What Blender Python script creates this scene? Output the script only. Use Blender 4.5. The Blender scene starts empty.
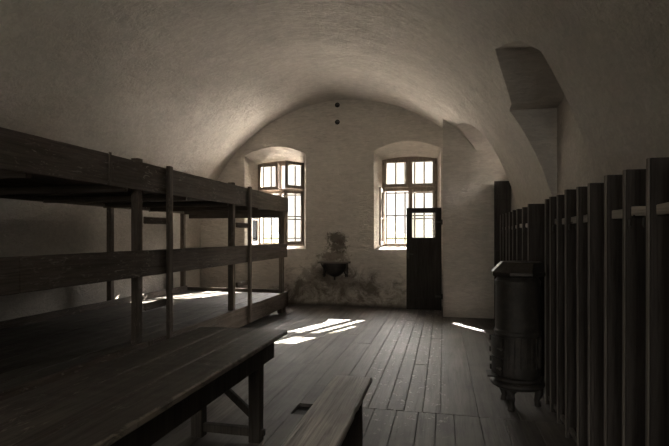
import bpy, bmesh, math, random
from mathutils import Vector, Matrix, noise
random.seed(7)
scene = bpy.context.scene
col = scene.collection
R = math.radians

# ------------------------------------------------------------------ materials
def new_mat(name):
    m = bpy.data.materials.new(name); m.use_nodes = True
    nt = m.node_tree
    for n in list(nt.nodes): nt.nodes.remove(n)
    out = nt.nodes.new('ShaderNodeOutputMaterial')
    b = nt.nodes.new('ShaderNodeBsdfPrincipled')
    nt.links.new(b.outputs[0], out.inputs[0])
    return m, nt, b

class G:
    """small node-graph writer"""
    def __init__(s, nt): s.nt = nt
    def n(s, t, **kw):
        x = s.nt.nodes.new(t)
        for k, v in kw.items(): setattr(x, k, v)
        return x
    def set(s, sock, v):
        if isinstance(v, bpy.types.NodeSocket): s.nt.links.new(v, sock)
        elif v is not None: sock.default_value = v
    def coord(s, out='Object'): return s.n('ShaderNodeTexCoord').outputs[out]
    def mapping(s, v, scale=(1, 1, 1), loc=(0, 0, 0), rot=(0, 0, 0)):
        m = s.n('ShaderNodeMapping'); s.set(m.inputs[0], v)
        m.inputs['Scale'].default_value = scale; m.inputs['Location'].default_value = loc
        m.inputs['Rotation'].default_value = rot
        return m.outputs[0]
    def noise(s, v, scale=5, detail=4, rough=.55, dist=0):
        n = s.n('ShaderNodeTexNoise'); s.set(n.inputs['Vector'], v)
        n.inputs['Scale'].default_value = scale; n.inputs['Detail'].default_value = detail
        n.inputs['Roughness'].default_value = rough; n.inputs['Distortion'].default_value = dist
        return n.outputs[0]
    def ramp(s, f, stops):
        r = s.n('ShaderNodeValToRGB'); s.set(r.inputs[0], f)
        e = r.color_ramp.elements
        while len(e) < len(stops): e.new(.5)
        for i, (p, c) in enumerate(stops):
            e[i].position = p
            e[i].color = (c, c, c, 1) if isinstance(c, (int, float)) else (*c, 1)
        return r.outputs[0]
    def math(s, op, a, b=None, c=None, clamp=False):
        m = s.n('ShaderNodeMath', operation=op); m.use_clamp = clamp
        s.set(m.inputs[0], a)
        if b is not None: s.set(m.inputs[1], b)
        if c is not None: s.set(m.inputs[2], c)
        return m.outputs[0]
    def mix(s, f, a, b, mode='MIX'):
        m = s.n('ShaderNodeMix', data_type='RGBA', blend_type=mode)
        s.set(m.inputs[0], f)
        for i, v in ((6, a), (7, b)):
            if isinstance(v, (tuple, list)) and len(v) == 3: v = (*v, 1)
            s.set(m.inputs[i], v)
        return m.outputs[2]
    def bump(s, h, strength=.3, dist=.02, normal=None):
        b = s.n('ShaderNodeBump'); s.set(b.inputs['Height'], h)
        b.inputs['Strength'].default_value = strength; b.inputs['Distance'].default_value = dist
        if normal is not None: s.set(b.inputs['Normal'], normal)
        return b.outputs[0]
    def sep(s, v):
        x = s.n('ShaderNodeSeparateXYZ'); s.set(x.inputs[0], v); return x.outputs

def plaster(name, base=(.47, .42, .35), stains=False, dirt=.25):
    m, nt, b = new_mat(name); g = G(nt); v = g.coord()
    big = g.noise(v, .9, 5, .6, .3)
    mid = g.noise(g.mapping(v, (1, .6, 1.4), rot=(.5, .3, .6)), 6, 6, .65, .6)
    fine = g.noise(v, 45, 4, .6)
    c = g.mix(g.ramp(big, [(.3, 0), (.72, 1)]), tuple(x * (1 - dirt) for x in base), base)
    c = g.mix(g.math('MULTIPLY', g.ramp(mid, [(.42, 0), (.7, 1)]), .35), c, tuple(x * 1.14 for x in base))
    c = g.mix(g.math('MULTIPLY', g.ramp(mid, [(.3, 1), (.42, 0)]), .4), c, tuple(x * .72 for x in base))
    stroke = g.noise(g.mapping(v, (2.0, 7.0, 9.0), rot=(.9, .5, .7)), 2.2, 7, .72, 1.2)
    c = g.mix(g.math('MULTIPLY', g.ramp(stroke, [(.38, 1), (.55, 0)]), .38), c, tuple(x * .66 for x in base))
    c = g.mix(g.math('MULTIPLY', g.ramp(stroke, [(.52, 0), (.66, 1)]), .3), c, tuple(x * 1.2 for x in base))
    # short scuffs and pits
    pits = g.ramp(g.noise(g.mapping(v, (1, 1, 2.5)), 19, 3, .7, 1.5), [(.66, 0), (.72, 1)])
    c = g.mix(g.math('MULTIPLY', pits, .45), c, tuple(x * .5 for x in base))
    if stains:
        x, y, z = g.sep(v)
        n1 = g.noise(v, 3.2, 6, .7, .8)
        n2 = g.noise(v, 11, 6, .7, .8)
        # damp mottling that rises from the foot of the wall
        low = g.math('SUBTRACT', g.math('ADD', g.math('MULTIPLY', n1, 1.9), .25), z, clamp=True)
        cen = g.math('MULTIPLY', g.math('ABSOLUTE', g.math('ADD', x, 2.15)), .5)
        low = g.math('SUBTRACT', low, g.math('MULTIPLY', cen, 1.0), clamp=True)
        mott = g.math('MULTIPLY', g.ramp(low, [(.0, 0), (.45, 1)]), g.ramp(g.math('MULTIPLY_ADD', n1, .9, g.math('MULTIPLY', n2, .35)), [(.52, .12), (.72, 1)]))
        c = g.mix(g.math('MULTIPLY', mott, .9), c, (.135, .115, .095))
        # blotches of fallen limewash above the basin
        def blob(cx, cz, rx, rz, col_, k):
            nonlocal c
            dx = g.math('DIVIDE', g.math('ADD', x, -cx), rx); dz = g.math('DIVIDE', g.math('ADD', z, -cz), rz)
            d = g.math('SQRT', g.math('ADD', g.math('MULTIPLY', dx, dx), g.math('MULTIPLY', dz, dz)))
            d = g.math('ADD', d, g.math('MULTIPLY', g.math('SUBTRACT', n2, .5), 2.6))
            c = g.mix(g.math('MULTIPLY', g.ramp(d, [(.55, 1), (1.05, 0)]), k), c, col_)
        blob(-2.16, 1.40, .27, .15, (.10, .085, .07), .9)
        blob(-2.15, 1.22, .24, .14, (.10, .085, .07), .85)
        blob(-2.25, 1.04, .38, .16, (.13, .11, .09), .7)
        blob(-2.0, .48, .45, .2, (.14, .12, .10), .6); blob(-2.6, .6, .35, .25, (.16, .14, .115), .55)
        # horizontal grime band at the very bottom
        c = g.mix(g.ramp(g.math('ADD', z, g.math('MULTIPLY', n2, .08)), [(.06, .75), (.13, 0)]), c, (.07, .06, .05))
        # faint rubbed scrapes
        scr = g.ramp(g.noise(g.mapping(v, (.35, 1, 2.2)), 5, 5, .75, 2), [(.55, 0), (.64, 1)])
        c = g.mix(g.math('MULTIPLY', scr, .22), c, (.16, .14, .12))
    nt.links.new(c, b.inputs['Base Color'])
    b.inputs['Roughness'].default_value = .92
    b.inputs['Specular IOR Level'].default_value = .15
    h = g.math('ADD', g.math('MULTIPLY', mid, 1.0), g.math('MULTIPLY', fine, .18))
    h = g.math('SUBTRACT', h, g.math('MULTIPLY', pits, .2))
    nb = g.bump(g.noise(v, 1.7, 3, .5), .5, .12)
    h = g.math('ADD', h, g.math('MULTIPLY', stroke, 1.2))
    nt.links.new(g.bump(h, .6, .03, nb), b.inputs['Normal'])
    return m

def wood(name, a, bb, axis=1, rough=.6, spec=.3, wear=None, wear_amt=.3, island=.0, bump=.35, grain=1.0):
    m, nt, b = new_mat(name); g = G(nt); v = g.coord()
    isl = g.n('ShaderNodeNewGeometry').outputs['Random Per Island']
    off = g.n('ShaderNodeCombineXYZ'); 
    for i in range(3): g.set(off.inputs[i], g.math('MULTIPLY', isl, 7.3 + i))
    va = g.n('ShaderNodeVectorMath', operation='ADD'); g.set(va.inputs[0], v); g.set(va.inputs[1], off.outputs[0])
    v2 = va.outputs[0]
    sc = [14.0 * grain] * 3; sc[axis] = .9
    sf = [70.0 * grain] * 3; sf[axis] = 2.5
    gr = g.noise(g.mapping(v2, tuple(sc)), 1, 6, .62, .9)
    fi = g.noise(g.mapping(v2, tuple(sf)), 1, 4, .6, .4)
    big = g.noise(v2, 1.4, 4, .6)
    c = g.mix(g.ramp(gr, [(.32, 0), (.68, 1)]), a, bb)
    c = g.mix(g.math('MULTIPLY', g.ramp(fi, [(.36, 1), (.52, 0)]), .5), c, tuple(x * .45 for x in a))
    c = g.mix(g.math('MULTIPLY', g.ramp(big, [(.35, 1), (.6, 0)]), .45), c, tuple(x * .65 for x in a))
    if island:
        c = g.mix(g.math('MULTIPLY', isl, island), c, tuple(x * .45 for x in a))
    if wear:
        sw = [30.0] * 3; sw[axis] = 9
        w = g.ramp(g.noise(g.mapping(v2, tuple(sw)), 1, 5, .75, 1.2), [(.56, 0), (.66, 1)])
        w = g.math('MULTIPLY', w, g.ramp(g.noise(v2, 2.2, 3, .6), [(.40, 0), (.6, 1)]))
        c = g.mix(g.math('MULTIPLY', w, wear_amt), c, wear)
    nt.links.new(c, b.inputs['Base Color'])
    nt.links.new(g.ramp(gr, [(0, rough + .12), (1, rough - .1)]), b.inputs['Roughness'])
    b.inputs['Specular IOR Level'].default_value = spec
    h = g.math('ADD', gr, g.math('MULTIPLY', fi, .5))
    nt.links.new(g.bump(h, bump, .006), b.inputs['Normal'])
    return m

def floor_mat():
    m = wood('floor_boards_wood', (.082, .072, .065), (.19, .169, .15), 1, .58, .35, None, island=.5, bump=.8)
    nt = m.node_tree; g = G(nt)
    b = [n for n in nt.nodes if n.type == 'BSDF_PRINCIPLED'][0]
    src = b.inputs['Base Color'].links[0].from_socket
    v = g.coord(); x, y, z = g.sep(v)
    # pale worn nail heads and splinters on the walked middle strip
    strip = g.math('MULTIPLY', g.ramp(g.math('ABSOLUTE', g.math('ADD', x, .38)), [(.36, 1), (.46, 0)]), g.ramp(g.math('MULTIPLY', y, .1), [(.33, 0), (.4, 1)]))
    sp = g.ramp(g.noise(g.mapping(v, (16, 11, 1)), 1.0, 3, .75, .6), [(.60, 0), (.66, 1)])
    c = g.mix(g.math('MULTIPLY', g.math('MULTIPLY', sp, strip), .55), src, (.75, .70, .62))
    dust = g.ramp(g.noise(v, 1.1, 5, .65, .4), [(.4, 0), (.7, 1)])
    c = g.mix(g.math('MULTIPLY', dust, .3), c, (.30, .275, .245))
    nt.links.new(c, b.inputs['Base Color'])
    return m

def iron(name, c=(.022, .020, .018), rough=.5, metal=.35, flake=(.05, .04, .033)):
    m, nt, b = new_mat(name); g = G(nt); v = g.coord()
    n = g.noise(v, 14, 5, .65)
    cc = g.mix(g.ramp(n, [(.45, 0), (.7, 1)]), c, flake)
    nt.links.new(cc, b.inputs['Base Color'])
    nt.links.new(g.ramp(n, [(0, rough - .12), (1, rough + .2)]), b.inputs['Roughness'])
    b.inputs['Metallic'].default_value = metal
    nt.links.new(g.bump(g.noise(v, 60, 3, .6), .25, .003), b.inputs['Normal'])
    return m

def plain(name, c, rough=.8):
    m, nt, b = new_mat(name); g = G(nt)
    n = g.noise(g.coord(), 3, 4)
    nt.links.new(g.mix(g.ramp(n, [(.3, 0), (.7, 1)]), tuple(x * .85 for x in c), c), b.inputs['Base Color'])
    b.inputs['Roughness'].default_value = rough
    return m

def glass_mat():
    m = bpy.data.materials.new('window_glass'); m.use_nodes = True
    nt = m.node_tree
    for n in list(nt.nodes): nt.nodes.remove(n)
    out = nt.nodes.new('ShaderNodeOutputMaterial'); mx = nt.nodes.new('ShaderNodeMixShader')
    tr = nt.nodes.new('ShaderNodeBsdfTransparent'); gl = nt.nodes.new('ShaderNodeBsdfGlossy')
    tr.inputs[0].default_value = (.93, .93, .9, 1); gl.inputs['Roughness'].default_value = .03
    fr = nt.nodes.new('ShaderNodeFresnel'); fr.inputs[0].default_value = 1.3
    nt.links.new(fr.outputs[0], mx.inputs[0]); nt.links.new(tr.outputs[0], mx.inputs[1]); nt.links.new(gl.outputs[0], mx.inputs[2])
    nt.links.new(mx.outputs[0], out.inputs[0])
    return m

M = {}
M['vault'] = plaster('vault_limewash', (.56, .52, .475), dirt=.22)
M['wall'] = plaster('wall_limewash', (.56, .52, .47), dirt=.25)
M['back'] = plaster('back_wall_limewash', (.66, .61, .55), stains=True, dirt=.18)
M['floor'] = floor_mat()
M['under'] = plain('dark_void', (.02, .018, .015))
M['bunk'] = wood('bunk_wood', (0.0842, 0.0685, 0.0570), (0.1826, 0.1506, 0.1254), 1, .68, .18, (.34, .30, .26), .8, .2)
M['bunkx'] = wood('bunk_wood_across', (0.0794, 0.0640, 0.0526), (0.1637, 0.1345, 0.1098), 0, .7, .15, None, .3, .2)
M['bunkz'] = wood('bunk_wood_upright', (0.0982, 0.0806, 0.0658), (0.2122, 0.1764, 0.1462), 2, .68, .18, (.32, .28, .24), .7, .2)
M['deck'] = wood('bunk_deck_wood', (0.0881, 0.0774, 0.0667), (0.1727, 0.1528, 0.1299), 1, .62, .25, (.2, .18, .15), .3, .4)
M['table'] = wood('table_top_wood', (0.064, 0.054, 0.046), (0.165, 0.143, 0.123), 1, .5, .32, (.34, .31, .27), .7, .3)
M['tablez'] = wood('table_frame_wood', (0.0432, 0.0374, 0.0316), (0.0830, 0.0714, 0.0598), 2, .7, .15, None, .3, .2)
M['bench'] = wood('bench_wood', (0.10, 0.090, 0.082), (0.60, 0.55, 0.50), 1, .48, .45, (.3, .27, .23), .3, .15, bump=.9, grain=1.5)
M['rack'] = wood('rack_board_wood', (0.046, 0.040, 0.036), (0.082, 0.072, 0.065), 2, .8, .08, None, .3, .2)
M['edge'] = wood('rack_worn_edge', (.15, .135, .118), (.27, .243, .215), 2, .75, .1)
M['batten'] = wood('rack_batten_wood', (.38, .35, .31), (.62, .57, .51), 1, .75, .1)
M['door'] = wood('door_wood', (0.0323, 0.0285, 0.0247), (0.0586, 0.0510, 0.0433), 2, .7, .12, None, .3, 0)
M['frame'] = wood('window_frame_wood', (.22, .18, .145), (.34, .285, .235), 2, .6, .2, None)
M['iron'] = iron('cast_iron', (.034, .031, .028), .55, .25, (.065, .056, .048))
M['bar'] = iron('grille_iron', (.05, .045, .04), .6, .2, (.09, .08, .07))
M['lid'] = iron('polished_stove_lid', (.05, .046, .042), .34, .75, (.07, .06, .055))
M['steel'] = iron('worn_steel', (.16, .15, .135), .45, .6, (.09, .07, .055))
M['stone'] = plain('basin_slab_stone', (.16, .14, .12))
def worn_edge(m, x0, side):
    nt = m.node_tree; g = G(nt); b = [n for n in nt.nodes if n.type == 'BSDF_PRINCIPLED'][0]
    src = b.inputs['Base Color'].links[0].from_socket; v = g.coord(); x = g.sep(v)[0]
    n = g.noise(g.mapping(v, (20, 9, 20)), 1, 5, .7, .8)
    d = g.math('ADD', g.math('MULTIPLY', g.math('SUBTRACT', x, x0), side * 30), g.math('MULTIPLY', g.math('SUBTRACT', n, .5), 2.4))
    nt.links.new(g.mix(g.math('MULTIPLY', g.ramp(d, [(.35, 0), (.75, 1)]), .75), src, (.33, .295, .25)), b.inputs['Base Color'])
worn_edge(M['table'], -1.155, 1)
M['glass'] = glass_mat()
M['ground'] = plain('sunlit_gravel', (.62, .595, .55))
M['leaf'] = plain('hedge_leaf', (.10, .105, .045))
M['ext'] = plain('outside_limewash', (.6, .57, .5))

# ------------------------------------------------------------------ helpers
def link(name, bm, mats, parent=None, smooth=None):
    bmesh.ops.recalc_face_normals(bm, faces=bm.faces)
    me = bpy.data.meshes.new(name); bm.to_mesh(me); bm.free()
    for mm in (mats if isinstance(mats, (list, tuple)) else [mats]): me.materials.append(mm)
    if smooth is not None:
        for p in me.polygons: p.use_smooth = True
        me.set_sharp_from_angle(angle=R(smooth))
    o = bpy.data.objects.new(name, me); col.objects.link(o)
    if parent is not None:
        o.parent = parent
        o.matrix_parent_inverse = Matrix.Translation(-parent.location) if parent.location.length else Matrix()
    return o

def tag(o, label=None, cat=None, group=None, kind=None):
    if label: o['label'] = label
    if cat: o['category'] = cat
    if group: o['group'] = group
    if kind: o['kind'] = kind
    return o

def empty(name, loc, label=None, cat=None, group=None, kind=None):
    o = bpy.data.objects.new(name, None); col.objects.link(o); o.location = loc
    o.empty_display_size = .1
    return tag(o, label, cat, group, kind)

def beam(bm, p0, p1, w, h, up=(0, 0, 1), ch=.004, n=None, jit=.0015, mat=0, taper=1.0):
    """chamfered, slightly uneven timber from p0 to p1; w = width across, h = size along 'up'"""
    p0 = Vector(p0); p1 = Vector(p1); d = (p1 - p0); L = d.length; d.normalize()
    up = Vector(up); up = (up - d * up.dot(d)).normalized(); sd = d.cross(up).normalized()
    if n is None: n = max(1, int(L / .12))
    a, b = w / 2, h / 2; c = min(ch, a * .6, b * .6)
    sec = [(a - c, b), (a, b - c), (a, -b + c), (a - c, -b), (-a + c, -b), (-a, -b + c), (-a, b - c), (-a + c, b)]
    rings = []; seed = random.random() * 100
    for i in range(n + 1):
        t = i / n; q = p0 + d * (L * t); s = 1 + (taper - 1) * t; r = []
        for k, (x, y) in enumerate(sec):
            jx = jit * noise.noise(Vector((seed + i * .9, k // 2 * 3.1, 0))) * 2
            jy = jit * noise.noise(Vector((seed + i * .9, k // 2 * 3.1, 9))) * 2
            r.append(bm.verts.new(q + sd * (x * s + jx) + up * (y * s + jy)))
        rings.append(r)
    for i in range(n):
        for k in range(8):
            f = bm.faces.new((rings[i][k], rings[i][(k + 1) % 8], rings[i + 1][(k + 1) % 8], rings[i + 1][k])); f.material_index = mat
    bm.faces.new(rings[0][::-1]).material_index = mat; bm.faces.new(rings[-1]).material_index = mat
    return rings

def box(bm, x0, x1, y0, y1, z0, z1, ch=.004, jit=.0012, mat=0):
    """axis aligned timber, long axis found by itself"""
    s = (x1 - x0, y1 - y0, z1 - z0); ax = s.index(max(s))
    cx, cy, cz = (x0 + x1) / 2, (y0 + y1) / 2, (z0 + z1) / 2
    if ax == 0: beam(bm, (x0, cy, cz), (x1, cy, cz), s[1], s[2], (0, 0, 1), ch, None, jit, mat)
    elif ax == 1: beam(bm, (cx, y0, cz), (cx, y1, cz), s[0], s[2], (0, 0, 1), ch, None, jit, mat)
    else: beam(bm, (cx, cy, z0), (cx, cy, z1), s[0], s[1], (0, 1, 0), ch, None, jit, mat)

def part(name, parent, mat, *boxes, ch=.004, jit=.0012):
    bm = bmesh.new()
    for b in boxes: box(bm, *b, ch=ch, jit=jit)
    return link(name, bm, mat, parent)

def lathe(bm, prof, seg=32, c=(0, 0, 0), axis='Z', a0=0, a1=2 * math.pi, rot=0, mat=0):
    c = Vector(c); full = abs(a1 - a0 - 2 * math.pi) < 1e-4
    m = seg if full else seg + 1; rings = []
    for r, h in prof:
        ring = []
        for i in range(m):
            a = a0 + (a1 - a0) * i / seg + rot
            if axis == 'Z': p = Vector((r * math.cos(a), r * math.sin(a), h))
            elif axis == 'Y': p = Vector((r * math.cos(a), h, r * math.sin(a)))
            else: p = Vector((h, r * math.cos(a), r * math.sin(a)))
            ring.append(bm.verts.new(c + p))
        rings.append(ring)
    for j in range(len(rings) - 1):
        for i in range(seg):
            k = (i + 1) % m
            bm.faces.new((rings[j][i], rings[j][k], rings[j + 1][k], rings[j + 1][i])).material_index = mat
    if full:
        bm.faces.new(rings[0]); bm.faces.new(rings[-1])
    return rings

def tube(bm, pts, r, seg=8):
    pts = [Vector(p) for p in pts]; rings = []
    for i, p in enumerate(pts):
        d = (pts[min(i + 1, len(pts) - 1)] - pts[max(i - 1, 0)]).normalized()
        u = Vector((0, 0, 1)) if abs(d.z) < .9 else Vector((1, 0, 0))
        s = d.cross(u).normalized(); u = s.cross(d)
        rr = r[i] if isinstance(r, (list, tuple)) else r
        rings.append([bm.verts.new(p + (s * math.cos(2 * math.pi * k / seg) + u * math.sin(2 * math.pi * k / seg)) * rr) for k in range(seg)])
    for i in range(len(pts) - 1):
        for k in range(seg):
            bm.faces.new((rings[i][k], rings[i][(k + 1) % seg], rings[i + 1][(k + 1) % seg], rings[i + 1][k]))
    bm.faces.new(rings[0][::-1]); bm.faces.new(rings[-1])

# ------------------------------------------------------------------ room shell
XL, XR, YB, YF, YP = -5.25, 1.17, 9.74, -5.0, 8.84
XC, ZC, RV = -2.04, .99, 3.28
def prism(sections):
    """closed solid lofted through equal-length outlines"""
    bm = bmesh.new(); rings = [[bm.verts.new(p) for p in s] for s in sections]; n = len(rings[0])
    for a, b in zip(rings, rings[1:]):
        for k in range(n): bm.faces.new((a[k], a[(k + 1) % n], b[(k + 1) % n], b[k]))
    bm.faces.new(rings[0][::-1]); bm.faces.new(rings[-1])
    bmesh.ops.recalc_face_normals(bm, faces=bm.faces)
    me = bpy.data.meshes.new('tmp'); bm.to_mesh(me); bm.free()
    o = bpy.data.objects.new('tmp', me); col.objects.link(o); return o

prof = [(XL, -.06)]
zs = ZC + math.sqrt(RV ** 2 - (XR - XC) ** 2)
a0 = math.atan2(zs - ZC, XR - XC); NS = 84
for i in range(NS + 1):
    a = math.pi - a0 - (math.pi - 2 * a0) * i / NS
    prof.append((XC + RV * math.cos(a), ZC + RV * math.sin(a)))
prof.append((XR, -.06))
vault = prism([[(x, YF, z) for x, z in prof], [(x, YB, z) for x, z in prof]])
# lunettes cut into the vault above the right wall (outlines in Y,Z)
def smooth_outline(pts, it=2):
    for _ in range(it):
        q = [pts[0]]
        for a, b in zip(pts, pts[1:]):
            q += [(a[0] * .75 + b[0] * .25, a[1] * .75 + b[1] * .25), (a[0] * .25 + b[0] * .75, a[1] * .25 + b[1] * .75)]
        q.append(pts[-1]); pts = q
    return pts
L1 = [(3.95, 1.30), (3.94, 2.0), (3.88, 2.3), (3.80, 2.62), (3.745, 2.80), (3.94, 2.965), (4.25, 3.06), (4.50, 3.12), (4.80, 3.01), (5.22, 2.81)]
L1 = L1 + [(5.44, 2.80), (5.44, 1.30)]
L2 = [(7.84, 1.30), (7.80, 1.9), (7.66, 2.35), (7.50, 2.66), (7.42, 2.9), (7.56, 3.12), (8.0, 3.29), (8.55, 3.36)]
L2 = smooth_outline(L2) + [(8.86, 2.94), (9.05, 2.80), (9.05, 1.30)]
lun1 = prism([[(0.1, y, z) for y, z in L1], [(XR, y, z) for y, z in L1]])
lun2 = prism([[(0.02, y, z) for y, z in L2], [(XR, y, z) for y, z in L2]])
def arch(x0, x1, z0, zsp, za, n=18):
    """outline with a flat sill and a segmental head"""
    h = za - zsp; w = (x1 - x0) / 2; r = (w * w + h * h) / (2 * h); cz = za - r; cx = (x0 + x1) / 2
    t = math.asin(w / r); o = [(x0, z0)]
    for i in range(n + 1):
        a = math.pi / 2 + t - 2 * t * i / n
        o.append((cx + r * math.cos(a), cz + r * math.sin(a)))
    o.append((x1, z0)); return o
WIN = [(-4.205, -2.83), (-1.375, -.04)]       # the recess at the wall face
FR = [(-4.03, -2.95), (-1.25, -.115)]         # the timber frame inside it
YW = 10.06; YO = 10.30
recs = []
for (x0, x1), (f0, f1) in zip(WIN, FR):
    s = [(YB - .02, arch(x0, x1, 1.175, 3.19, 3.36)), (YB, arch(x0, x1, 1.175, 3.19, 3.36)),
         (YW, arch(f0, f1, 1.235, 3.04, 3.10)), (YO, arch(f0 + .02, f1 - .02, 1.235, 3.04, 3.10))]
    recs.append(prism([[(x, y, z) for x, z in o] for y, o in s]))
pier = prism([[(x, y, z) for x, z in ((0, -.1), (0, 4.6), (1.5, 4.6), (1.5, -.1))] for y in (YP, YB + .2)])
doorway = prism([[(x, y, z) for x, z in ((-.05, .0005), (-.05, 2.03), (.45, 2.03), (.45, .0005))] for y in (8.86 + .06, 9.6)])

slit = prism([[(x, y, z) for y, z in ((8.05, 2.5), (8.05, 2.85), (8.6, 2.85), (8.6, 2.5))] for x in (XR - .05, XR + .45)])  # added opening, out of view, to go with the streak lamp beside it
REAR = [(-4.0, -2.8), (-1.0, .2)]  # openings added behind the camera to let fill light in
rears = [prism([[(x, y, z) for x, z in arch(a, b, 1.1, 2.9, 3.05)] for y in (YF + .02, YF - .5)]) for a, b in REAR]
def boolean(a, b, op):
    md = a.modifiers.new('b', 'BOOLEAN'); md.object = b; md.operation = op; md.solver = 'EXACT'
    bpy.context.view_layer.update()
    me = bpy.data.meshes.new_from_object(a.evaluated_get(bpy.context.evaluated_depsgraph_get()))
    a.modifiers.clear(); a.data = me
    bpy.data.objects.remove(b)
boolean(vault, lun1, 'UNION'); boolean(vault, lun2, 'UNION')
boolean(vault, pier, 'DIFFERENCE')
for r_ in recs: boolean(vault, r_, 'UNION')
boolean(vault, doorway, 'UNION'); boolean(vault, slit, 'UNION')
for r_ in rears: boolean(vault, r_, 'UNION')
src = bmesh.new(); src.from_mesh(vault.data); bpy.data.objects.remove(vault)
src.normal_update()
def classify(f):
    c = f.calc_center_median(); n = f.normal
    if c.z < -.05: return 'drop'
    if c.y > YO - .01 and n.y > .9: return 'drop'
    if c.y < YF - .49 and n.y < -.9: return 'drop'
    if c.x > XR + .44 and n.x > .9: return 'drop'
    if c.y < YF - .001: return 'wall_front'
    if c.x > XR + .01: return 'wall_right'
    if c.y > YB - .03 and c.x < -.001: return 'wall_back'
    if n.y > .9 and abs(c.y - YP) < .02: return 'wall_entry'
    if c.x > -.02 and c.y > YP - .01: return 'wall_entry'
    if n.y < -.9 and c.y < YF + .05: return 'wall_front'
    if n.x > .99 and c.x > XR - .01: return 'wall_right'
    if n.x < -.99 and c.x < XL + .01: return 'wall_left'
    return 'ceiling'
groups = {}
for f in src.faces: groups.setdefault(classify(f), []).append([v.co.copy() for v in f.verts])
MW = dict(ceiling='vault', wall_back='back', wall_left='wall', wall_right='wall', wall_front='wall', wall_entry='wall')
for k, fs in groups.items():
    if k == 'drop': continue
    bm = bmesh.new()
    for f in fs:
        try: bm.faces.new([bm.verts.new(v) for v in reversed(f)])
        except ValueError: pass
    bmesh.ops.remove_doubles(bm, verts=bm.verts, dist=.0004)
    me = bpy.data.meshes.new(k); bm.to_mesh(me); bm.free(); me.materials.append(M[MW[k]])
    for p in me.polygons: p.use_smooth = True
    me.set_sharp_from_angle(angle=R(22))
    o = bpy.data.objects.new(k, me); col.objects.link(o); o['kind'] = 'structure'
src.free()

# floor of old boards, each with a gap and its own end joints
bm = bmesh.new()
def fboard(x0, x1, y0, y1, dz=0):
    g_ = .0018 if x0 > -.96 else .0009
    z1 = (random.uniform(-.0025, .0015) if x0 > -.96 else random.uniform(-.001, .0005)) + dz
    vs = []
    c = .003
    n = max(1, int((y1 - y0) / .5)); rings = []
    sd = random.random() * 50
    for i in range(n + 1):
        y = y0 + g_ + (y1 - y0 - 2 * g_) * i / n; w = .0025 * noise.noise(Vector((sd, y * .7, 0)))
        rings.append([bm.verts.new(p) for p in ((x0 + g_, y, -.03), (x0 + g_, y, z1 - c), (x0 + g_ + c, y, z1 + w), (x1 - g_ - c, y, z1 - w), (x1 - g_, y, z1 - c), (x1 - g_, y, -.03))])
    for a, b in zip(rings, rings[1:]):
        for k in range(5): bm.faces.new((a[k], a[k + 1], b[k + 1], b[k]))
    bm.faces.new(rings[0]); bm.faces.new(rings[-1][::-1])
def strip(x0, x1, cuts, hole=None):
    for a, b in zip(cuts, cuts[1:]):
        if hole and a <= hole[0] < b:
            fboard(x0, x1, a, hole[0]); fboard(x0, x1, hole[1], b)
        else: fboard(x0, x1, a, b)
YN = YF
ed_far = [-.955, -.785, -.62, -.46, -.317, -.164, -.02, .28, .60, .90, 1.17]
for i, (a, b) in enumerate(zip(ed_far, ed_far[1:])):
    c = [4.01, 9.74] if i in (0, 6, 7) else [4.01, 4.01 + random.uniform(1.0, 2.6), 7.0 + random.uniform(-.5, 1.6), 9.74]
    if i == 2: c = [4.01, 5.9, 8.3, 9.74]
    if i == 3: c = [4.01, 4.9, 6.6, 9.74]
    strip(a, b, c)
ed_near = [-.955, -.76, -.56, -.377, -.197, -.055, .085, .285, .474, .70, .93, 1.17]
for a, b in zip(ed_near, ed_near[1:]): strip(a, b, [YF, random.uniform(-.5, 1.8), 4.01])
x = -.955; 
while x > XL:
    w = random.choice((.17, .2, .23, .26)); x2 = max(XL, x - w)
    if XL < x2 and x2 - XL < .1: x2 = XL
    y = YF; cuts = [YF]
    while y < YB - 1.6:
        y += random.uniform(1.5, 3.6); cuts.append(min(y, YB - .4))
    cuts.append(YB)
    strip(x2, x, cuts, (3.74, 4.0) if (x2 < -1.12 < x) else None)
    x = x2
bmesh.ops.recalc_face_normals(bm, faces=bm.faces)
fl = link('floor', bm, M['floor']); fl['kind'] = 'structure'
bm = bmesh.new(); bmesh.ops.create_grid(bm, x_segments=1, y_segments=1, size=1)
for v in bm.verts: v.co = Vector((v.co.x * 3.3 - 2.04, v.co.y * 7.5 + 2.4, -.031))
o = link('floor_void', bm, M['under']); o.name = 'floor_base'; o['kind'] = 'structure'
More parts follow.
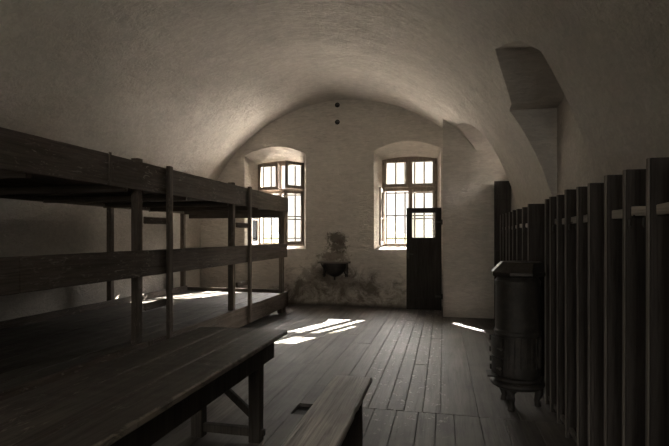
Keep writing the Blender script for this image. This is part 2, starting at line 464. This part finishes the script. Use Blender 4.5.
# solid edges of the sills get a limewashed board
# ------------------------------------------------------------------ windows
def leaf(parent, name, hx, hy, z0, z1, w, ang, side, muntin=None, st=.065, mat='frame'):
    """casement leaf hinged at (hx,hy); side=+1: leaf runs to +X when shut; ang: degrees opened into the room"""
    bm = bmesh.new(); t = .035
    box(bm, 0, st, -t, 0, z0, z1); box(bm, w - st, w, -t, 0, z0, z1)
    box(bm, st, w - st, -t, 0, z0, z0 + st + .01); box(bm, st, w - st, -t, 0, z1 - st, z1)
    if muntin: box(bm, st, w - st, -t + .005, -.005, muntin - .012, muntin + .012)
    gm = bmesh.new()
    gx0, gx1, gz0, gz1 = st - .005, w - st + .005, z0 + st + .005, z1 - st + .005
    q = [gm.verts.new(p) for p in ((gx0, -t / 2 - .002, gz0), (gx1, -t / 2 - .002, gz0), (gx1, -t / 2 - .002, gz1), (gx0, -t / 2 - .002, gz1))]
    q2 = [gm.verts.new(v.co + Vector((0, .004, 0))) for v in q]
    gm.faces.new(q); gm.faces.new(q2[::-1])
    for i in range(4): gm.faces.new((q[i], q2[i], q2[(i + 1) % 4], q[(i + 1) % 4]))
    mt = Matrix.Translation((hx, hy, 0)) @ Matrix.Rotation(R(-ang * side), 4, 'Z') @ Matrix.Diagonal((side, 1, 1, 1))
    for b_ in (bm, gm): bmesh.ops.transform(b_, matrix=mt, verts=b_.verts)
    o = link(name, bm, M[mat], parent)
    link('pane', gm, M['glass'], o)
    hm = bmesh.new()
    for zz in (z0 + .08, z1 - .08): lathe(hm, [(.008, zz - .03), (.008, zz + .03)], 8, (hx, hy - .035, 0))
    link('hinge', hm, M['bar'], o)
    return o
def window(idx, f0, f1, leaves):
    e = empty('window_%d' % idx, ((f0 + f1) / 2, YW, 1.235), kind='structure')
    z0, z1, zt = 1.235, 3.06, 2.44; mid = (f0 + f1) / 2; t = .06; ya, yb = YW, YW + .08
    part('window_frame', e, M['frame'], (f0, f0 + t, ya, yb, z0, z1 + .0), (f1 - t, f1, ya, yb, z0, z1),
         (f0, f1, ya + .002, yb, z0, z0 + t), (f0 + .002, f1 - .002, ya + .001, yb, z1 - t, z1 + .05))
    part('transom', e, M['frame'], (f0 + t, f1 - t, ya - .002, yb, zt - .055, zt + .055))
    part('mullion', e, M['frame'], (mid - .02, mid + .02, ya - .006, yb - .002, z0 + t, z1 - t))
    for (k, ang) in leaves:
        left = k in ('ul', 'll'); up = k[0] == 'u'
        za, zb = (zt + .015, z1 - .02) if up else (z0 + .025, zt - .015)
        w = mid - .003 - f0 - t + .03
        hx = f0 + t - .03 if left else f1 - t + .03
        hy = YW - .008
        leaf(e, 'casement', hx, hy, za + .003, zb - .003, w, ang, 1 if left else -1, None if up else za + (zb - za) * .47)
    # iron grille outside
    gb = bmesh.new(); yg = 10.235; n = 6
    for i in range(n):
        xx = f0 + .07 + (f1 - f0 - .14) * i / (n - 1)
        tube(gb, [(xx, yg, z0 - .02), (xx, yg, z1 + .08)], .020, 8)
    g1 = link('grille_bars', gb, M['bar'], e, 40)
    hb = bmesh.new()
    for zz in (1.40, 1.88, 2.36): box(hb, f0 + .0, f1 - .0, yg - .03, yg - .018, zz - .014, zz + .014)
    link('grille_crossbar', hb, M['bar'], e)
    # worn projecting sill
    part('window_sill', e, M['wall'], (f0 - .02, f1 + .02, YW - .06, YO, 1.195, 1.238))
    return e
w1 = window(1, FR[0][0], FR[0][1], [('ul', 10), ('ll', 86), ('ur', 58), ('lr', 54)])
w2 = window(2, FR[1][0], FR[1][1], [('ul', 0), ('ll', 88), ('ur', 0), ('lr', 0)])
for k, (a, b) in enumerate(REAR):  # frames and glass of the added rear windows, never in view
    e = empty('window_%d' % (k + 3), ((a + b) / 2, YF - .3, 1.1), kind='structure')
    part('window_frame', e, M['frame'], (a, a + .06, YF - .34, YF - .27, 1.1, 3.0), (b - .06, b, YF - .34, YF - .27, 1.1, 3.0), (a + .06, b - .06, YF - .34, YF - .27, 1.1, 1.16), (a + .06, b - .06, YF - .34, YF - .27, 2.9, 3.05), ((a + b) / 2 - .03, (a + b) / 2 + .03, YF - .34, YF - .27, 1.16, 2.9), (a + .06, b - .06, YF - .335, YF - .275, 2.2, 2.27))
    part('pane', e, M['glass'], (a + .05, b - .05, YF - .31, YF - .306, 1.15, 2.95), jit=0, ch=.0005)
# stay hook on the left window
bm = bmesh.new(); tube(bm, [(-3.86, 9.99, 1.45), (-3.70, 9.99, 1.74), (-3.60, 9.99, 1.86), (-3.56, 10.02, 1.9)], .006, 6)
link('stay_hook', bm, M['bar'], w1, 40)

# ------------------------------------------------------------------ door leaf, standing open in front of the right window
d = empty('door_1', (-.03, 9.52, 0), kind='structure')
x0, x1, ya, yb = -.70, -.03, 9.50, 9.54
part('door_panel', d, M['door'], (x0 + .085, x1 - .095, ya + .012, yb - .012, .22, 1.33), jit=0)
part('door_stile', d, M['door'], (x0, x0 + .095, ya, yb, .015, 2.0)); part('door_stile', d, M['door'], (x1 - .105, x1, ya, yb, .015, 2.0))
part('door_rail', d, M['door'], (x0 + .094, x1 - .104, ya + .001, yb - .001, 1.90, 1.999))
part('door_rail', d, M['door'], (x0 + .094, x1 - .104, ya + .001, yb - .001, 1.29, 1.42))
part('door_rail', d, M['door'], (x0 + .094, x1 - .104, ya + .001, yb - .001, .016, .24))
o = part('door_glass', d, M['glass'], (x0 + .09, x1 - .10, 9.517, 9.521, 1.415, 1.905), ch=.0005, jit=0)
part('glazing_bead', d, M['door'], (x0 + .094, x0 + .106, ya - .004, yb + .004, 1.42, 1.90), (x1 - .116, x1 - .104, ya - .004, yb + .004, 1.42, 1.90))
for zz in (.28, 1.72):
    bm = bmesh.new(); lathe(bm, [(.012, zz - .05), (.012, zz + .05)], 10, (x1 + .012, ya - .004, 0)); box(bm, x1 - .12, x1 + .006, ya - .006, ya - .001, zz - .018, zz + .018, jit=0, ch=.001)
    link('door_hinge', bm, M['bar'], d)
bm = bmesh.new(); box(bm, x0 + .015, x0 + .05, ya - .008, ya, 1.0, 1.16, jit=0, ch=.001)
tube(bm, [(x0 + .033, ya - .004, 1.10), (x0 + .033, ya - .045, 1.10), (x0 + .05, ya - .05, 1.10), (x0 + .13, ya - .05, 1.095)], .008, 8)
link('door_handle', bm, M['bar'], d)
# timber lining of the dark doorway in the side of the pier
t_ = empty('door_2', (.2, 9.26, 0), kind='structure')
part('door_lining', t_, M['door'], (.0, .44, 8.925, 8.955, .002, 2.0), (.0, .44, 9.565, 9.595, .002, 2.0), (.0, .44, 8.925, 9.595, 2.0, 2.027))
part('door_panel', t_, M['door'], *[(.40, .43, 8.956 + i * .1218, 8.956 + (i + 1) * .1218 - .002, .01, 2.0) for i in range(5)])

# ------------------------------------------------------------------ bunk bed along the left wall
bk = empty('bunk_bed', (-3.9, 4.5, 0), 'long dark wooden tiered bunk platform with plank rails along the left wall', 'bunk bed')
XFi, XFo = -2.955, -2.92
posts = [-.25, 1.93, 4.13, 6.36, 8.68]
for y in (-.15, 2.03, 4.26, 6.47, 8.68):
    part('post', bk, M['bunkz'], (-3.035, XFi, y - .042, y + .04, .0, 2.225 if y < 8 else 2.18), ch=.006, jit=.0015)
for y in (-.2, 1.98, 4.18, 6.46, 8.58):
    part('post', bk, M['bunkz'], (-5.045, -4.965, y - .04, y + .04, .0, 2.12), ch=.006, jit=.0015)
def rail(nm, z0, z1, cuts, x0=XFi, x1=XFo, m='bunk'):
    for a, b in zip(cuts, cuts[1:]):
        part(nm, bk, M[m], (x0 + random.uniform(0, .003), x1 + random.uniform(0, .004), a + .002, b - .002, z0 + random.uniform(-.003, .003), z1 + random.uniform(-.003, .003)), ch=.004, jit=.0022)
rail('top_rail', 1.908, 2.186, [-.4, 3.74, 8.86])
rail('middle_rail', 1.045, 1.305, [-.4, 2.82, 8.80])
rail('bottom_rail', .10, .385, [-.4, 4.35, 8.84])
part('joint_batten', bk, M['bunkz'], (XFo + .006, XFo + .018, 3.735, 3.765, 1.905, 2.20))
part('foot_block', bk, M['bunkx'], (-3.03, -2.95, 8.55, 8.80, .0, .10))
# decks: narrow boards that run lengthwise
def deck(z, t, ya, yb, nm, m='deck'):
    bm = bmesh.new(); xs = -4.955; 
    while xs < -3.0:
        w = random.choice((.18, .21, .24)); xe = min(xs + w, -2.957)
        if -2.957 - xe < .06: xe = -2.957
        box(bm, xs, xe - .006, ya, yb, z - t + random.uniform(-.002, .002), z + random.uniform(-.004, .002), ch=.004, jit=.003)
        xs = xe
        if xe >= -2.957: break
    return link(nm, bm, M[m], bk)
deck(.375, .028, -.35, 8.62, 'lower_deck')
deck(1.128, .026, -.35, 6.30, 'middle_deck', 'bunk')
deck(1.975, .028, -.35, 8.72, 'upper_deck', 'bunk')
for y in (-.25, .8, 1.93, 3.02, 4.13, 5.25, 6.36, 7.5, 8.62):
    part('joist', bk, M['bunkx'], (-4.96, -2.957, y - .115, y - .065, 1.872, 1.944), jit=.0015)
for y in (-.05, 1.93, 4.13, 6.30): part('joist', bk, M['bunkx'], (-4.96, -2.957, y - .115, y - .065, 1.05, 1.099))
for y in (-.25, 1.93, 4.13, 6.36, 8.58): part('joist', bk, M['bunkx'], (-4.96, -3.04, y - .115, y - .065, .25, .344))
rail('back_rail', 1.885, 2.00, [-.4, 4.1, 8.80], -4.96, -4.93)
rail('back_rail', .34, .47, [-.4, 4.1, 8.62], -4.96, -4.935)
part('end_board', bk, M['bunkx'], (-4.96, -3.04, 8.655, 8.685, .30, .435))
part('end_board', bk, M['bunkx'], (-4.96, -2.957, 8.725, 8.76, 1.80, 2.10))
for y in (4.685, 6.90):
    ld = part('ladder', bk, M['bunkz'], (XFo + .005, XFo + .05, y - .035, y + .035, .12, 2.205), ch=.005, jit=.0015)
    pst = 4.30 if y < 5 else 6.51
    for z in (.735, 1.61):
        part('rung', ld, M['bunk'], (XFi + .002, XFi + .036, pst + .001, y + .034, z - .035, z + .035), ch=.005, jit=.003)

# ------------------------------------------------------------------ table
tb = empty('long_table', (-1.48, 2.0, 0), 'long dark plank table with worn edge and braced legs, in the left foreground', 'table')
bm = bmesh.new()
tx = [(-1.83, -1.60), (-1.597, -1.365), (-1.362, -1.13)]
for i, (a, b) in enumerate(tx):
    r = beam(bm, ((a + b) / 2, .45, .733), ((a + b) / 2, 3.41 + (0, -.006, .004)[i], .733), b - a - .002, .034, (0, 0, 1), .007, 60, .0009)
# rounded far corner
for v in bm.verts:
    if v.co.y > 3.40:
        v.co.y -= .02 if v.co.x < -1.80 else 0
link('table_top', bm, M['table'], tb)
part('apron', tb, M['tablez'], (-1.245, -1.205, .62, 3.33, .560, .714)); part('apron', tb, M['tablez'], (-1.77, -1.735, .62, 3.33, .560, .714))
part('apron', tb, M['tablez'], (-1.735, -1.245, 3.285, 3.318, .565, .714)); part('apron', tb, M['tablez'], (-1.735, -1.245, .64, .675, .565, .714))
for (lx, ly) in ((-1.292, 3.19), (-1.735, 3.19), (-1.292, .76), (-1.735, .76)):
    part('leg', tb, M['tablez'], (lx - .042, lx + .045, ly - .04, ly + .042, 0, .714), ch=.006, jit=.002)
for ly in (3.19, .76):
    part('stretcher', tb, M['tablez'], (-1.695, -1.30, ly - .02, ly + .025, .035, .095))
    bm = bmesh.new(); beam(bm, (-1.28, ly + .0, .15), (-1.70, ly + .0, .50), .035, .05, (0, 0, 1)); link('brace', bm, M['tablez'], tb)
    part('stretcher_peg', tb, M['tablez'], (-1.247, -1.225, ly - .015, ly + .02, .045, .085)).name = 'peg'

# ------------------------------------------------------------------ bench
bn = empty('bench', (-.6, 2.4, 0), 'narrow grey worn plank bench standing on the floorboards right of the table', 'bench')
bm = bmesh.new()
rg = beam(bm, (-.622, 1.25, .431), (-.626, 3.388, .431), .272, .038, (0, 0, 1), .008, 44, .0008)
for v in bm.verts:      # rounded far corners, split near the right edge
    if v.co.y > 3.37 and (v.co.x < -.73 or v.co.x > -.52): v.co.y -= .016
    if abs(v.co.y - 2.72) < .06 and v.co.x > -.50: v.co.x -= .006
link('seat', bm, M['bench'], bn)
for ly in (3.10, 1.55):
    part('leg', bn, M['tablez'], (-.735, -.515, ly - .02, ly + .02, 0, .412))
part('stretcher', bn, M['tablez'], (-.64, -.61, 1.57, 3.08, .22, .30))

# ------------------------------------------------------------------ divider racks along the right wall
def rack(name, ys, label, missing=(), y0=None, y1=None, shear=None):
    e = empty(name, (1.0, (ys[0] + ys[-1]) / 2, 0), label, 'rack')
    ys = sorted(ys)
    for y in ys:
        bm = bmesh.new(); w0, w1 = .862, 1.13; t = .026
        z1 = 1.775 + random.uniform(-.012, .012)
        lean = random.uniform(-.004, .004)
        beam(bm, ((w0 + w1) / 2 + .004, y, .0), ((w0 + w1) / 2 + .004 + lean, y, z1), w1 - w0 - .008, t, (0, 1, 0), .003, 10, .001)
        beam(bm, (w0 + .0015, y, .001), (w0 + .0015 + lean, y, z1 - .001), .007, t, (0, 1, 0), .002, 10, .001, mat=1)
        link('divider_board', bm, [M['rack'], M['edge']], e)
    for i, (a, b) in enumerate(zip(ys, ys[1:])):
        if i in missing: continue
        s = random.uniform(-.01, .012); bm = bmesh.new()
        beam(bm, (.905, a + .014, 1.565 + s), (.905, b - .014, 1.565 - s), .022, .046, (0, 0, 1), .003)
        bt = link('batten', bm, M['batten'], e)
        if i % 2 == 0:
            for q in (.2, .8):
                hm = bmesh.new(); yy = a + (b - a) * q; tube(hm, [(.893, yy, 1.55), (.872, yy, 1.53), (.870, yy, 1.50), (.876, yy, 1.49)], .005, 6)
                link('coat_hook', hm, M['iron'], bt, 40)
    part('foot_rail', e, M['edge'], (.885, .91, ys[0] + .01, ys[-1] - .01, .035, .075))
    part('back_rail', e, M['rack'], (1.13, 1.155, ys[0], ys[-1], .30, .37)); part('back_rail', e, M['rack'], (1.13, 1.155, ys[0], ys[-1], 1.50, 1.57))
    return e
near = [1.76, 2.04, 2.33, 2.61, 2.885, 3.18, 3.43, 3.745, 4.01, 4.25, 4.45]
rack('divider_rack', near, 'nearer dark rack of tall upright boards at the right edge, before the stove', missing=(4,))
rack('divider_rack', [5.33, 5.69, 6.10, 6.43, 6.77, 7.08, 7.43, 7.80], 'farther dark rack of upright divider boards, seen behind the iron stove', missing=())
# tall dark panel in the corner by the pier
cb = empty('wooden_panel', (1.0, 8.75, 0), 'tall dark wooden panel standing against the wall pier, behind the far rack', 'panel')
part('board', cb, M['rack'], (.868, 1.14, 8.72, 8.76, 0, 2.40), ch=.002, jit=0)
for z in (.1, 1.1, 2.08):
    part('ledge', cb, M['rack'], (.870, 1.138, 8.70, 8.719, z, z + .09), jit=0)
part('stile', cb, M['rack'], (.866, .90, 8.695, 8.719, .2, 1.09)); part('stile', cb, M['rack'], (.866, .90, 8.695, 8.719, 1.2, 2.07))

# ------------------------------------------------------------------ stove
sx, sy = .622, 4.36
st = empty('iron_stove', (sx, sy, 0), 'round black cast iron stove with sloped octagonal lid, between the two racks', 'stove')
bm = bmesh.new()
lathe(bm, [(.15, .26), (.178, .27), (.186, .30), (.182, .34), (.182, .61), (.190, .62), (.190, .645), (.181, .66), (.178, 1.02), (.186, 1.04), (.186, 1.07), (.17, 1.09), (.16, 1.11)], 40, (sx, sy, 0))
link('body', bm, M['iron'], st, 30)
bm = bmesh.new()
r_ = lathe(bm, [(.16, 1.105), (.220, 1.11), (.226, 1.122), (.226, 1.145), (.220, 1.152), (.180, 1.222), (.172, 1.230), (.10, 1.231)], 8, (sx, sy, 0), rot=R(22.5))
for v in bm.verts:
    if v.co.z > 1.2: v.co.x += .030
ld = link('lid', bm, M['lid'], st)
bm = bmesh.new(); lathe(bm, [(.05, 1.23), (.05, 1.236), (.012, 1.238)], 20, (sx + .03, sy, 0))
link('lid_knob', bm, M['iron'], ld)
bm = bmesh.new()
lathe(bm, [(.13, .165), (.19, .17), (.214, .185), (.22, .20), (.214, .215), (.19, .225), (.20, .24), (.19, .255), (.15, .27)], 40, (sx, sy, 0))
link('base_plate', bm, M['iron'], st, 30)
bm = bmesh.new()
for k in range(24):
    a = 2 * math.pi * k / 24; p = Vector((sx + .184 * math.cos(a), sy + .184 * math.sin(a), 0))
    tube(bm, [p + Vector((0, 0, .35)), p + Vector((0, 0, .60))], .006, 6)
link('relief_ribs', bm, M['iron'], st, 40)
for k in range(3):
    a = R(245 + 120 * k); ux, uy = math.cos(a), math.sin(a)
    bm = bmesh.new()
    pts = [(.135, .19), (.17, .16), (.178, .11), (.158, .05), (.166, .006)]
    tube(bm, [(sx + ux * r_, sy + uy * r_, z_) for r_, z_ in pts], [.040, .044, .036, .024, .027], 10)
    lathe(bm, [(.028, 0), (.030, .005), (.022, .014)], 12, (sx + ux * .166, sy + uy * .166, 0))
    link('leg', bm, M['iron'], st, 50)
# doors on the room side (-X, turned a little to the camera)
def stove_door(nm, z0, z1, w, r0):
    bm = bmesh.new(); ac = R(200); n = 8; sp = w / .2; ringo = []
    for rr in (.178, r0):
        rowa = [bm.verts.new((sx + rr * math.cos(ac - sp / 2 + sp * i / n), sy + rr * math.sin(ac - sp / 2 + sp * i / n), z0)) for i in range(n + 1)]
        rowb = [bm.verts.new((v.co.x, v.co.y, z1)) for v in rowa]; ringo.append((rowa, rowb))
    (a_, b_), (c_, e_) = ringo
    for i in range(n):
        bm.faces.new((c_[i], c_[i + 1], e_[i + 1], e_[i])); bm.faces.new((a_[i], a_[i + 1], c_[i + 1], c_[i])); bm.faces.new((b_[i], b_[i + 1], e_[i + 1], e_[i])); bm.faces.new((a_[i], a_[i + 1], b_[i + 1], b_[i]))
    for i in (0, n): bm.faces.new((a_[i], c_[i], e_[i], b_[i]))
    dr = link(nm, bm, M['iron'], st)
    hm = bmesh.new()
    def P(ang, rr, z): return (sx + rr * math.cos(ac + ang), sy + rr * math.sin(ac + ang), z)
    hm.free()
    for zz in (z0 + .03, z1 - .03):
        hm = bmesh.new(); tube(hm, [P(-sp / 2 - .04, r0 + .006, zz - .022), P(-sp / 2 - .04, r0 + .006, zz + .022)], .011, 8)
        link('hinge', hm, M['iron'], dr)
    km = bmesh.new(); zc_ = (z0 + z1) / 2
    tube(km, [P(sp / 2 - .1, r0, zc_), P(sp / 2 - .1, r0 + .03, zc_), P(sp / 2 + .05, r0 + .035, zc_)], .007, 8)
    lathe(km, [(.004, -.012), (.012, -.006), (.012, .006), (.004, .012)], 10, P(sp / 2 + .05, r0 + .035, zc_))
    link('latch', km, M['steel'], dr)
stove_door('fire_door', .435, .595, .20, .214)
stove_door('ash_door', .285, .415, .18, .210)
bm = bmesh.new()
box(bm, sx - .255, sx - .17, sy - .10, sy + .07, .256, .27, jit=0); link('ash_shelf', bm, M['iron'], st)

# ------------------------------------------------------------------ wall basin on brackets
bs = empty('wall_basin', (-2.17, YB, .9), 'small dark iron wash basin on curled wall brackets, under the wall stain', 'basin')
part('slab', bs, M['stone'], (-2.49, -1.86, YB - .30, YB - .001, .895, .925))
bm = bmesh.new()
pr = [(.02, .60), (.08, .615), (.15, .66), (.205, .73), (.235, .81), (.245, .893), (.23, .892), (.215, .80), (.18, .72), (.10, .65)]
lathe(bm, pr, 28, (-2.19, YB - .002, 0), a0=math.pi, a1=2 * math.pi)
for v in bm.verts: v.co.y = YB - .002 + (v.co.y - YB + .002) * 1.05
link('bowl', bm, M['iron'], bs, 40)
bm = bmesh.new(); tube(bm, [(-2.19, YB - .04, .60), (-2.19, YB - .04, .54)], .018, 10); link('drain', bm, M['iron'], bs, 40)
for sgn, cx in ((-1, -2.43), (1, -1.93)):
    bm = bmesh.new()
    pts = []
    for i in range(15):
        t = i / 14; a = -math.pi * .1 + t * math.pi * 1.1
        pts.append((cx - sgn * .05 * math.sin(t * 3.0), YB - .012 - .24 * (1 - t) ** 1.3, .885 - .27 * t - .01 * math.sin(a * 3)))
    tube(bm, pts, .013, 8)
    for i in range(10): pass
    tube(bm, [(cx - sgn * .01 + sgn * .03 * math.cos(a_ / 2), YB - .03, .63 + .03 * math.sin(a_ / 2)) for a_ in range(0, 10)], .009, 8)
    tube(bm, [(cx, YB - .01, .60), (cx, YB - .01, .89)], .012, 8)
    link('bracket', bm, M['iron'], bs, 40)
# two old sockets near the crown of the end wall
for z, lab in ((4.17, 'upper of the two small rusty pipe sockets near the crown of the end wall'), (3.815, 'lower of the two small rusty pipe sockets high on the end wall')):
    e = empty('pipe_socket', (-2.14, YB, z), lab, 'pipe socket', 'pipe sockets on the end wall')
    bm = bmesh.new()
    lathe(bm, [(.052, YB - .001), (.052, YB - .010), (.044, YB - .012), (.036, YB - .008), (.038, YB - .004), (.01, YB - .003)], 14, (-2.14, 0, z), axis='Y')
    link('collar', bm, M['under'], e, 40)
    bm = bmesh.new(); box(bm, -2.155, -2.10, YB - .04, YB - .012, z - .005, z + .03, jit=.002); link('iron_stub', bm, M['bar'], e)

# ------------------------------------------------------------------ outside
bm = bmesh.new(); bmesh.ops.create_grid(bm, x_segments=1, y_segments=1, size=1)
for v in bm.verts: v.co = Vector((v.co.x * 40 - 2, v.co.y * 25 + 35.4, -.35))
o = link('ground', bm, M['ground']); o['kind'] = 'structure'
def hedge(x, y, s, seed, lab):
    bm = bmesh.new(); bmesh.ops.create_icosphere(bm, subdivisions=5, radius=1)
    for v in bm.verts:
        n = v.co.normalized(); k = 1 + .28 * noise.noise(n * 2.2 + Vector((seed, 0, 0))) + .10 * noise.noise(n * 9 + Vector((seed, 3, 0)))
        v.co = Vector((n.x * s[0] * k, n.y * s[1] * k, max(0, n.z * s[2] * k + s[2] * .7))) + Vector((x, y, -.35))
    tag(link('shrub', bm, M['leaf'], None, 60), lab, 'shrub')
hedge(-3.0, 22, (1.5, 1.0, 1.5), 3, 'pale green shrub outside, seen through the right window')
hedge(-8.6, 21, (1.8, 1.2, 1.4), 8, 'pale green shrub outside, seen through the left window')

# ------------------------------------------------------------------ light
w = bpy.data.worlds.new('sky'); scene.world = w; w.use_nodes = True
nt = w.node_tree; bg = nt.nodes['Background']; g = G(nt)
z_ = g.sep(g.coord('Generated'))[2]
# hazy sky: soft at the horizon, strong higher up around the sun
nt.links.new(g.mix(g.ramp(z_, [(.15, 0), (.40, 1)]), (1.0, .96, .91), (1.0, .94, .895)), bg.inputs[0])
nt.links.new(g.math('MULTIPLY_ADD', g.ramp(z_, [(.17, 0), (.45, 1)]), 24.0, .85), bg.inputs[1])
sun = bpy.data.lights.new('sun', 'SUN'); sun.energy = 52; sun.angle = R(.3); sun.color = (1, .95, .86)
so = bpy.data.objects.new('sun', sun); col.objects.link(so); so.location = (4, 16, 8)
dirv = Vector((-.43, -1.0, -.745)); so.rotation_euler = dirv.to_track_quat('-Z', 'Y').to_euler()
for (f0, f1) in FR:
    a = bpy.data.lights.new('window_portal', 'AREA'); a.shape = 'RECTANGLE'; a.size = f1 - f0; a.size_y = 1.9
    a.cycles.is_portal = True
    ao = bpy.data.objects.new('window_portal', a); col.objects.link(ao)
    ao.location = ((f0 + f1) / 2, YO + .01, 2.17); ao.rotation_euler = (R(-90), 0, 0)

for (a_, b_) in REAR:      # added fill lamps outside the unseen rear windows
    a = bpy.data.lights.new('rear_fill', 'AREA'); a.shape = 'RECTANGLE'; a.size = b_ - a_; a.size_y = 1.9; a.energy = 36; a.color = (1, .93, .86)
    ao = bpy.data.objects.new('rear_fill', a); col.objects.link(ao)
    ao.location = ((a_ + b_) / 2, YF - .55, 2.0); ao.rotation_euler = (R(90), 0, 0)
# added lamp near the slit, out of view, lays a narrow streak on the floor
bl = bpy.data.lights.new('streak_lamp', 'AREA'); bl.shape = 'RECTANGLE'; bl.size = .85; bl.size_y = .045; bl.spread = R(2); bl.energy = 6
bo = bpy.data.objects.new('streak_lamp', bl); col.objects.link(bo)
src_p = Vector((.98, 8.15, 2.6)); tgt = Vector((.44, 7.86, 0)); zax = (src_p - tgt).normalized()
xax = Vector((.58, -.81, 0)); xax = (xax - zax * xax.dot(zax)).normalized(); yax = zax.cross(xax)
mt = Matrix((xax, yax, zax)).transposed().to_4x4(); mt.translation = src_p; bo.matrix_world = mt
# ------------------------------------------------------------------ camera
cam = bpy.data.cameras.new('camera'); co = bpy.data.objects.new('camera', cam); col.objects.link(co)
cam.sensor_width = 36; cam.lens = 480 / 669 * 36; cam.shift_y = 13 / 669
co.location = (0, 0, 1.45); co.rotation_euler = (R(90), 0, math.atan(108.5 / 480))
cam.clip_start = .05
scene.camera = co
scene.cycles.caustics_reflective = False
vs = scene.view_settings
vs.view_transform = 'Standard'; vs.look = 'None'; vs.gamma = 1; vs.use_curve_mapping = False; vs.exposure = 1.08
